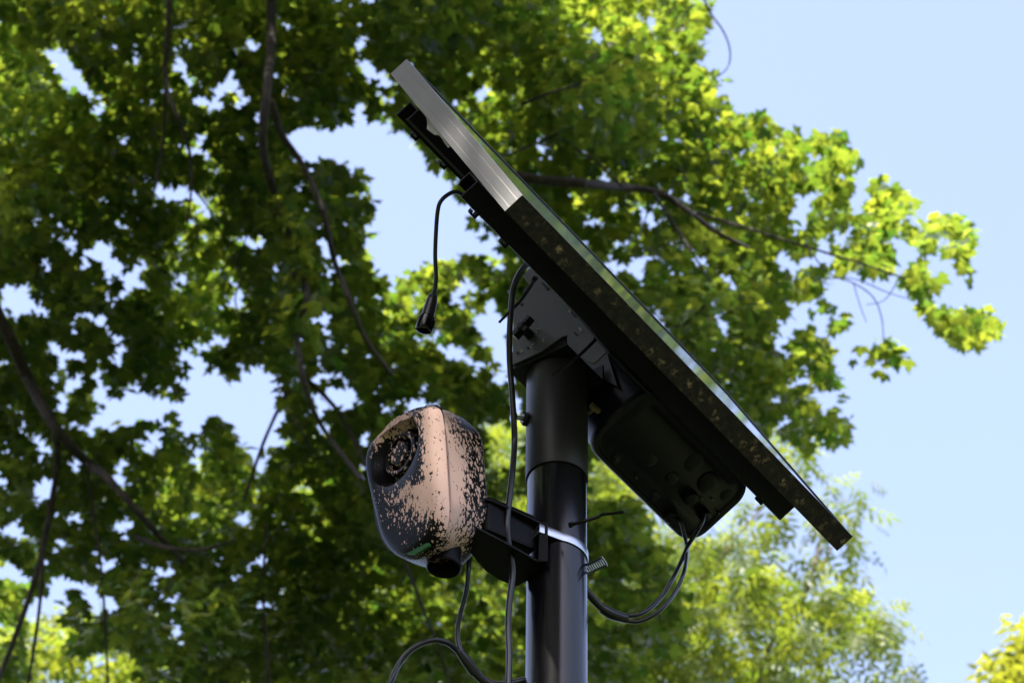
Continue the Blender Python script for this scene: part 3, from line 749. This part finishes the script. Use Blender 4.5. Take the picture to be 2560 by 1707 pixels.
def leaves_mesh(name, pos, size, tint, tpl, m_, tilt=.5, droop=.45):
    Nn = len(pos); TV, TF = tpl
    R = frames(Nn, tilt, droop)
    V = np.einsum('nij,kj->nki', R, TV) * size[:, None, None] + pos[:, None, :]
    k = len(TV); Fc = (TF[None] + (np.arange(Nn) * k)[:, None, None]).reshape(-1)
    me = bpy.data.meshes.new(name)
    me.vertices.add(Nn * k); me.vertices.foreach_set('co', V.reshape(-1).astype(np.float32))
    nf = Nn * len(TF)
    me.loops.add(nf * 3); me.loops.foreach_set('vertex_index', Fc.astype(np.int32))
    me.polygons.add(nf); me.polygons.foreach_set('loop_start', np.arange(0, nf * 3, 3, dtype=np.int32))
    me.update(calc_edges=True)
    at_ = me.attributes.new('tint', 'FLOAT', 'POINT'); at_.data.foreach_set('value', np.repeat(tint, k).astype(np.float32))
    me.materials.append(m_)
    o = bpy.data.objects.new(name, me); COL.objects.link(o)
    return o
def single_leaves(parent, pos, size, tpl, m_, tilt=.5, droop=.45):
    TV, TF = tpl; mes = []
    for q_ in range(4):
        me = bpy.data.meshes.new('leaf'); me.from_pydata([tuple(v) for v in TV], [], [tuple(int(i) for i in f) for f in TF])
        at_ = me.attributes.new('tint', 'FLOAT', 'POINT'); at_.data.foreach_set('value', [(.1, .35, .6, .9)[q_]] * len(TV))
        me.materials.append(m_); mes.append(me)
    R = frames(len(pos), tilt, droop)
    inv = Matrix.Translation(-Vector(parent.location))
    for i, p in enumerate(pos):
        o = bpy.data.objects.new('leaf', mes[i % 4]); COL.objects.link(o); o.parent = parent; o.matrix_parent_inverse = inv
        s_ = float(size[i]); r_ = R[i] * s_
        o.matrix_basis = Matrix(((r_[0, 0], r_[0, 1], r_[0, 2], p[0]), (r_[1, 0], r_[1, 1], r_[1, 2], p[1]), (r_[2, 0], r_[2, 1], r_[2, 2], p[2]), (0, 0, 0, 1)))
def inpoly(x, y, poly):
    poly = np.array(poly, float); r_ = np.zeros(len(x), bool); j = len(poly) - 1
    for i in range(len(poly)):
        xi, yi = poly[i]; xj, yj = poly[j]
        c = ((yi > y) != (yj > y)) & (x < (xj - xi) * (y - yi) / (yj - yi + 1e-12) + xi)
        r_ ^= c; j = i
    return r_
def vnoise(x, y, s, seed):
    """smooth value noise in 0..1"""
    rg = np.random.default_rng(seed); G = rg.random((256, 256))
    X, Y = x / s + 90, y / s + 90
    xi, yi = np.floor(X).astype(int), np.floor(Y).astype(int); fx, fy = X - xi, Y - yi
    fx = fx * fx * (3 - 2 * fx); fy = fy * fy * (3 - 2 * fy)
    g_ = lambda i, j: G[i % 256, j % 256]
    return (g_(xi, yi) * (1 - fx) + g_(xi + 1, yi) * fx) * (1 - fy) + (g_(xi, yi + 1) * (1 - fx) + g_(xi + 1, yi + 1) * fx) * fy
D2 = 1.08843
def Uv(x, y, z):
    R = _d[None] + _r[None] * ((x - 1280) / F_PX)[:, None] + _u[None] * ((853.5 - y) / F_PX)[:, None]
    return CAM[None] + R * z[:, None]
def branch(parent, pts, r0, r1, depth, dd=0.0, m_='bark', px2=True):
    """pts traced in the photograph; r in photo pixels"""
    k = len(pts); Pp = []
    for i, p in enumerate(pts):
        z_ = p[2] if len(p) > 2 else depth + dd * i / max(k - 1, 1) + .25 * math.sin(i * 1.7 + p[0])
        Pp.append(U(p[0] * D2, p[1] * D2, z_))
    sc = depth / F_PX * D2
    V1, F1 = tube(smooth_path(Pp, 5), [r0 * sc, r1 * sc], 9)
    V1 = [v + RNG.normal(0, .05 * r1 * sc, 3) for v in V1]
    return mesh('branch', V1, F1, M[m_], parent, smooth=True)
def trunk(parent, base, top, r0, r1, m_='bark'):
    b0, b1 = np.array(base, float), np.array(top, float)
    Pp = [b0 + (b1 - b0) * t_ + np.array([.15 * math.sin(5 * t_), .12 * math.sin(4 * t_ + 1), 0]) * t_ for t_ in np.linspace(0, 1, 9)]
    return mesh('trunk', *tube(smooth_path(Pp, 3), [r0 * 1.25, r0, r0 * .85, (r0 + r1) / 2, r1], 16), M[m_], parent, smooth=True)

# ------------------------------------------------------------------ the large maple
MD = 18.0
maple = thing('maple_tree', (-5.2, 15.5, 0), 'large leafy maple whose dark green branches spread across the left and top behind the panel', 'tree')
crown_poly = [(-1700, 1700), (-1700, -2300), (1500, -2300), (1900, -900), (1780, -300), (1640, -20), (1620, 40), (1600, 95), (1640, 180), (1645, 240), (1700, 272), (1750, 262), (1785, 320), (1845, 300), (1930, 318), (1962, 390), (1945, 445), (2000, 430), (2030, 408), (2085, 450),
              (2080, 525), (2110, 515), (2190, 478), (2228, 540), (2215, 600), (2240, 690), (2312, 748), (2280, 770), (2210, 785), (2150, 755), (2075, 715), (2060, 660), (1990, 600), (1950, 612), (1892, 650), (1900, 700), (1945, 745), (1940, 800), (1885, 822),
              (1922, 872), (1948, 985), (1938, 1040), (1880, 1042), (1820, 1012), (1770, 1002), (1660, 1000), (1420, 880), (1345, 900), (1345, 1170), (1450, 1150), (1500, 1230), (1540, 1330), (1590, 1400), (1560, 1480), (1480, 1520), (1420, 1700)]
sky_holes = [
    [(790, 130), (850, 120), (900, 175), (925, 235), (880, 262), (960, 330), (1060, 430), (1180, 590), (1130, 612), (1060, 590), (990, 612), (925, 640), (905, 700), (870, 650), (838, 600), (830, 515), (850, 470), (822, 405), (780, 390), (740, 372), (700, 405), (655, 350), (638, 305), (700, 275), (800, 262), (868, 270), (880, 230), (838, 180)],
    [(95, 100), (150, 95), (200, 165), (262, 240), (225, 258), (150, 205), (100, 170)],
    [(95, 478), (155, 488), (190, 560), (250, 535), (300, 612), (345, 562), (340, 640), (285, 660), (205, 610), (130, 560)],
    [(318, 398), (400, 400), (470, 430), (532, 502), (480, 525), (420, 465), (345, 458)],
    [(-20, 640), (60, 625), (105, 690), (60, 745), (-20, 710)],
    [(395, 800), (455, 768), (490, 840), (580, 872), (560, 930), (520, 970), (440, 975), (420, 925)],
    [(540, 830), (640, 822), (655, 910), (640, 985), (600, 1045), (545, 1045), (520, 960), (540, 900)],
    [(330, 885), (400, 890), (430, 960), (330, 975), (260, 990), (190, 1005), (160, 978), (260, 930)],
    [(205, 780), (235, 840), (270, 900), (240, 920), (205, 860)],
    [(395, 1385), (440, 1445), (405, 1482), (380, 1430)], [(-10, 1285), (55, 1290), (110, 1365), (40, 1350), (-10, 1330)],
    [(200, 1235), (290, 1295), (262, 1330), (178, 1262)], [(270, 1190), (310, 1230), (290, 1260), (250, 1220)],
    [(1435, 470), (1520, 468), (1532, 510), (1470, 542)], [(1528, 600), (1600, 618), (1575, 652), (1510, 622)], [(1330, 390), (1372, 402), (1350, 425), (1320, 415)],
    [(1880, 640), (1960, 632), (2050, 655), (2062, 735), (2000, 745), (1950, 722)], [(1815, 780), (1850, 790), (1835, 825), (1805, 810)], [(1700, 430), (1728, 432), (1725, 455), (1702, 452)],
    [(1870, 335), (1895, 340), (1885, 362), (1862, 358)], [(1080, 700), (1150, 680), (1182, 760), (1192, 950), (1150, 905), (1110, 800), (1075, 760)],
    [(60, 1370), (120, 1420), (95, 1470), (170, 1500), (250, 1480), (330, 1500), (330, 1640), (60, 1640), (40, 1500)],
    [(1960, 420), (1990, 440), (2000, 500), (1965, 470)], [(1255, 350), (1290, 372), (1270, 395), (1240, 375)], [(1090, 960), (1210, 940), (1208, 1150), (1120, 1060)], [(1180, 110), (1200, 120), (1190, 150), (1172, 140)], [(1390, 110), (1415, 108), (1410, 140), (1385, 135)],
]
def sample_crown(Nn, box, depth_fn, poly, holes, gap=.36, seed=3, sparse=None):
    x = RNG.uniform(box[0], box[2], Nn); y = RNG.uniform(box[1], box[3], Nn)
    jx = x + RNG.normal(0, 10, Nn); jy = y + RNG.normal(0, 10, Nn)
    ok = inpoly(jx, jy, poly)
    for h_ in holes: ok &= ~inpoly(jx, jy, h_)
    nz_ = .48 * vnoise(x, y, 46, seed) + .32 * vnoise(x, y, 22, seed + 1) + .20 * vnoise(x, y, 11, seed + 2)
    g_ = np.full(Nn, gap)
    if sparse is not None: g_ = g_ + sparse(x, y)
    ok &= nz_ > g_
    x, y = x[ok], y[ok]
    return x, y
def maple_sparse(x, y):
    s_ = np.zeros_like(x)
    s_ += .04 * np.exp(-((x - 180) / 300) ** 2 - ((y - 1150) / 450) ** 2)
    s_ += .06 * np.exp(-((x - 1250) / 500) ** 2 - ((y - 1200) / 300) ** 2)
    s_ -= .25 * np.exp(-((x - 50) / 160) ** 2 - ((y - 250) / 260) ** 2)
    s_ -= .10 * np.exp(-((x - 1300) / 350) ** 2 - ((y - 100) / 300) ** 2)
    s_ += .10 * (x > 1800)
    s_ += .02 * (x < 700) * (y > 450)
    s_ -= .10 * (x > 300) * (x < 1000) * (y > 1100)
    return s_
x, y = sample_crown(86000, (-250, -60, 2352, 1640), None, crown_poly, sky_holes, .385, 3, maple_sparse)
dz = MD - 1.2 + 3.2 * vnoise(x, y, 230, 9) + RNG.uniform(-.9, .9, len(x))
pos1 = Uv(x * D2, y * D2, dz)
# the crown above and beside the picture (it shades the part in view)
x2, y2 = sample_crown(76000, (-1500, -2200, 1900, -40), None, crown_poly, [], .45, 5, lambda x, y: .10 * (x > 1100) + .22 * np.exp(-((x - 300) / 260) ** 2) * (y > -1300) + .34 * (vnoise(x, y, 260, 77) - .5))
pos2 = Uv(x2 * D2, y2 * D2, MD - 1.5 + RNG.uniform(-1.4, 2.2, len(x2)))
tufts = []
for cx_, cy_, r_, k_ in ((2030, 812, 42, 46), (900, 262, 14, 3)):
    tx, ty = cx_ + RNG.normal(0, r_ * .55, k_), cy_ + RNG.normal(0, r_ * .45, k_); tufts.append(Uv(tx * D2, ty * D2, MD + RNG.normal(0, .15, k_)))
pos = np.vstack([pos1] + tufts)
order = np.argsort(((pos - CAM) @ _d)); near = order[:300]; rest = order[300:]
TM = maple_template()
allrest = np.vstack([pos[rest], pos2])
o = leaves_mesh('crown', allrest, RNG.uniform(.048, .092, len(allrest)), np.clip(RNG.beta(1.6, 2.6, len(allrest)), 0, 1), TM, M['maple'])
put(o, maple); o['kind'] = 'stuff'
single_leaves(maple, pos[near], RNG.uniform(.06, .10, 300), TM, M['maple'])
trunk(maple, (-5.2, 15.5, -.2), (-4.6, 14.5, 16.5), .42, .14)
BR = [([(-700, 100, 18.5), (-150, 500), (0, 735), (60, 860), (125, 980), (200, 1062), (245, 1095), (320, 1180), (420, 1290)], 30, 9),
      ([(125, 980), (132, 1060), (112, 1190), (80, 1330), (20, 1500), (-30, 1620)], 13, 9),
      ([(-300, -900, 18), (300, -600), (560, -250), (618, -60), (622, 100), (612, 220), (604, 330), (625, 430), (660, 530), (690, 615), (705, 690), (682, 755), (700, 880), (740, 980), (830, 1100)], 22, 6),
      ([(500, 60), (545, 140), (582, 205), (612, 232)], 8, 10),
      ([(622, 230), (648, 310), (690, 372), (740, 480), (768, 600), (800, 680), (838, 775), (900, 860)], 14, 6),
      ([(385, -500), (388, 0), (380, 180), (408, 268), (434, 342), (440, 420), (430, 515)], 11, 3), ([(380, 180), (377, 300), (362, 400), (350, 460)], 6, 3),
      ([(440, 430), (480, 480), (520, 560), (560, 640)], 4, 2),
      ([(1120, 392), (1230, 412), (1340, 422), (1430, 430), (1510, 442), (1575, 480), (1640, 530), (1720, 570)], 22, 6),
      ([(1500, 442), (1545, 510), (1590, 580), (1640, 660)], 7, 3), ([(1600, 490), (1700, 520), (1830, 560), (1960, 600), (2080, 640)], 6, 3), ([(1500, 470), (1483, 500), (1478, 530)], 3, 2),
      ([(1430, 430), (1380, 380), (1320, 340)], 5, 4), ([(1200, 240), (1260, 215), (1340, 190), (1420, 140)], 7, 3), ([(1400, 250), (1300, 300), (1180, 350), (1100, 380)], 5, 3),
      ([(660, 900), (625, 970), (592, 1052), (560, 1150)], 7, 5), ([(665, 950), (700, 1000), (720, 1060)], 4, 3),
      ([(310, 1232), (380, 1256), (460, 1262), (540, 1240)], 10, 4), ([(612, 1200), (604, 1350), (612, 1480), (620, 1620)], 5, 5),
      ([(705, 870), (780, 950), (850, 1090), (930, 1290), (965, 1380), (1005, 1480), (1040, 1600)], 9, 4),
      ([(200, 1062), (215, 1180), (235, 1330), (250, 1600)], 6, 4), ([(870, -80), (862, 40), (878, 110), (900, 158)], 6, 3), ([(100, 1250), (90, 1400), (60, 1600)], 8, 5),
      ([(1600, -40), (1632, 30), (1660, 70), (1676, 112), (1674, 150), (1655, 172), (1632, 186)], 4, 1.6),
      ([(1850, 560), (1900, 625), (1960, 650), (2005, 682), (2025, 730), (2030, 790)], 3, 1.8), ([(1895, 640), (1960, 640), (2040, 672), (2100, 690)], 2.5, 1.5), ([(1960, 650), (1975, 700), (1990, 740)], 2, 1.2), ([(2060, 650), (2030, 690), (1990, 700)], 2, 1.2),
      ([(1620, 700), (1560, 750), (1500, 720)], 5, 3), ([(540, 620), (560, 560), (600, 480)], 3, 2), ([(560, 740), (540, 690), (556, 640)], 3, 2.5), ([(300, 600), (340, 580), (380, 640)], 2, 1.5),
      ([(1060, 20), (1090, 45), (1130, 60)], 4, 2), ([(1540, 360), (1570, 400), (1580, 450)], 3, 2), ([(690, 400), (715, 385), (730, 370)], 2, 1), ([(250, 920), (300, 880), (360, 900)], 2, 1.2)]
for i_, (pts, r0, r1) in enumerate(BR):
    if i_ in (2, 4, 5, 6): branch(maple, pts, r0 * .62, r1 * .85, MD - 1.75)
    else: branch(maple, pts, r0 * .62, r1 * .7, MD - 1.1)

# ------------------------------------------------------------------ ash with narrow pale leaflets, further away
AD = 27.0
ash = thing('ash_tree', (8.5, 22, 0), 'pale sunlit tree with narrow drooping leaflets, low behind the panel', 'tree')
ash_poly = [(740, 1000), (900, 1180), (1000, 1000), (1060, 980), (1200, 930), (1360, 950), (1500, 1180), (1640, 1230), (1700, 1200), (1760, 1290), (1830, 1300), (1850, 1360), (1900, 1330), (1960, 1350), (2062, 1385), (2058, 1480), (1990, 1520), (2130, 1568), (2100, 1900), (600, 1900), (640, 1500)]
TA = ash_template()
x, y = sample_crown(16000, (600, 900, 2200, 1850), None, ash_poly, [[(1560, 1290), (1600, 1280), (1590, 1330)], [(1890, 1420), (1920, 1430), (1900, 1480)]], .30, 21, lambda x, y: .16 * np.exp(-((x - 1950) / 280) ** 2))
pa = Uv(x * D2, y * D2, AD + RNG.uniform(-1.8, 2.2, len(x)))
ext = []
for cx_, cy_, rx, ry, k_ in ((1845, 1060, 26, 50, 34), (1935, 1150, 20, 30, 22), (1960, 1200, 20, 40, 22), (1740, 1180, 30, 40, 26), (1720, 1260, 50, 50, 40), (1890, 1270, 40, 40, 26), (2110, 1560, 30, 20, 14), (1960, 1560, 60, 40, 40), (1810, 1010, 30, 20, 12)):
    tx, ty = cx_ + RNG.normal(0, rx, k_), cy_ + RNG.normal(0, ry, k_); ext.append(Uv(tx * D2, ty * D2, AD + RNG.normal(0, .3, k_)))
pa = np.vstack([pa] + ext)
order = np.argsort(((pa - CAM) @ _d)); near = order[:300]; rest = order[300:]
o = leaves_mesh('crown', pa[rest], RNG.uniform(.16, .28, len(rest)), RNG.beta(2, 2, len(rest)), TA, M['ash'], .5, .7)
put(o, ash); o['kind'] = 'stuff'
single_leaves(ash, pa[near], RNG.uniform(.16, .27, 300), TA, M['ash'], .5, .7)
trunk(ash, (8.5, 22, -.2), (5.0, 21, 14), .30, .10, 'bark')
for pts, r0, r1 in (([(1430, 1900), (1480, 1568), (1530, 1450), (1600, 1340), (1680, 1260)], 9, 4), ([(1700, 1800), (1740, 1568), (1770, 1480), (1840, 1380), (1870, 1300), (1890, 1220)], 7, 2.5), ([(1500, 1900), (1640, 1500), (1650, 1400), (1640, 1300)], 6, 3),
                    ([(1750, 1568), (1820, 1480), (1950, 1430), (2010, 1400)], 5, 2), ([(1200, 1800), (1180, 1500), (1140, 1300), (1150, 1100)], 7, 3), ([(1560, 1420), (1500, 1300), (1440, 1180)], 5, 2.5), ([(1840, 1380), (1900, 1280), (1940, 1180)], 3, 1.5), ([(1640, 1300), (1720, 1200), (1830, 1080)], 4, 1.5),
                    ([(1360, 1568), (1400, 1400), (1430, 1250)], 5, 3)):
    branch(ash, pts, r0, r1, AD, m_='paletwig')

# two more trees whose tips reach the lower corners
def simple_tree(name, label, loc, top, poly, box, k_, depth, tint, spread, key='lime', seed=40, size=(.2, .32)):
    t_ = thing(name, loc, label, 'tree')
    x, y = sample_crown(k_, box, None, poly, [], .33, seed)
    pp = Uv(x * D2, y * D2, depth + RNG.uniform(-spread, spread, len(x)))
    TS = small_template()
    od = np.argsort(((pp - CAM) @ _d)); nr, rs = od[:150], od[150:]
    o = leaves_mesh('crown', pp[rs], RNG.uniform(*size, len(rs)), RNG.beta(*tint, len(rs)), TS, M[key], .6, .4)
    put(o, t_); o['kind'] = 'stuff'
    trunk(t_, loc, top, .25, .08)
    return t_
t1 = simple_tree('birch_tree', 'small patch of yellow green foliage in the bottom right corner', (12.5, 22, -.2), (9.3, 23, 15), [(2352, 1440), (2330, 1480), (2275, 1520), (2260, 1568), (2240, 1800), (2800, 1900), (2800, 1380), (2420, 1400)], (2200, 1380, 2800, 1900), 2600, 28, (2.5, 1.5), 1.5)
t2 = simple_tree('willow_tree', 'pale green tree showing through the gaps at the bottom left', (-11, 24, -.2), (-7.5, 25, 15), [(-200, 1480), (60, 1440), (150, 1400), (230, 1430), (330, 1420), (420, 1500), (560, 1500), (700, 1560), (700, 1900), (-200, 1900)], (-200, 1380, 700, 1900), 3400, 31, (1.6, 1.6), 1.5, 'ash', 44)

# ------------------------------------------------------------------ tree overhead behind the camera: throws the dappled shade
shade = thing('shade_tree', (-6.5, -5.0, 0), 'tall maple standing beside the viewer, its crown shading the pole', 'tree')
trunk(shade, (-6.5, -5.0, -.2), (-5.0, -4.0, 13), .38, .12)
tgt = CAM + np.array([.05, 3.6, 3.3])
Nn = 64000
cen = tgt + SUN * 9.0
s1 = np.cross(SUN, Z); s1 /= np.linalg.norm(s1); s2 = np.cross(s1, SUN)
pp = cen + RNG.uniform(-4.6, 4.6, (Nn, 1)) * s1 + RNG.uniform(-4.6, 4.6, (Nn, 1)) * s2 + RNG.uniform(-1.2, 1.2, (Nn, 1)) * SUN
# gaps in that crown through which the sun reaches the pole group
gaps = [(P(0, .25, -.015), -.01), (P(0, .42, -.015), .03), (F0 + hx * -.02 + kk * .06 + vy * -.01, .025)]
keep = np.ones(Nn, bool)
for gp, gr in gaps:
    rel = pp - gp; rel = rel - (rel @ SUN)[:, None] * SUN
    keep &= np.linalg.norm(rel, axis=1) > gr + .05
pp = pp[keep]
o = leaves_mesh('crown', pp, RNG.uniform(.10, .16, len(pp)), RNG.beta(1.6, 2.6, len(pp)), TM, M['maple'])
put(o, shade); o['kind'] = 'stuff'
mesh('branch', *tube(smooth_path([np.array([-5.4, -4.3, 10.0]), cen + np.array([-2.0, -1.3, -.2]), cen + np.array([1.5, -1.1, .3])], 6), [.12, .03], 8), M['bark'], shade, smooth=True)

# ------------------------------------------------------------------ unseen leafy belt, added all round below the view to darken horizon reflections
Nn = 26000
az = RNG.uniform(0, 2 * math.pi, Nn); rad = 24 + 5 * RNG.random(Nn)
hmax = 9 + 5 * (.5 + .5 * np.sin(az * 5 + 1)) * (.6 + .4 * np.sin(az * 11))
pb = np.stack([rad * np.cos(az), rad * np.sin(az) + 3, RNG.random(Nn) * hmax + .2], 1)
o = leaves_mesh('added_leaf_belt', pb, RNG.uniform(.5, .9, Nn), RNG.beta(1.6, 2.6, Nn), TM, M['maple'])
tag(o, 'unseen dense green woodland all round, below the view', 'added_leaf_belt', kind='stuff')

# ------------------------------------------------------------------ unseen tree added left of the pole to block sky reflections in the metal
side = thing('added_side_tree', (-10.5, 1.0, 0), 'unseen broad tree added left of the pole so its crown darkens the glossy metal', 'tree')
trunk(side, (-10.5, 1.0, -.2), (-10.0, .6, 9), .35, .12)
Nn = 15000
q = RNG.normal(0, 1, (Nn, 3)); q /= np.linalg.norm(q, axis=1)[:, None]; q *= (RNG.random(Nn) ** .4)[:, None]
pq = np.array([-9.8, .6, 9.0]) + q * np.array([5.2, 6.5, 5.8])
o = leaves_mesh('crown', pq, RNG.uniform(.2, .32, Nn), RNG.beta(1.6, 2.6, Nn), TM, M['maple'])
put(o, side); o['kind'] = 'stuff'
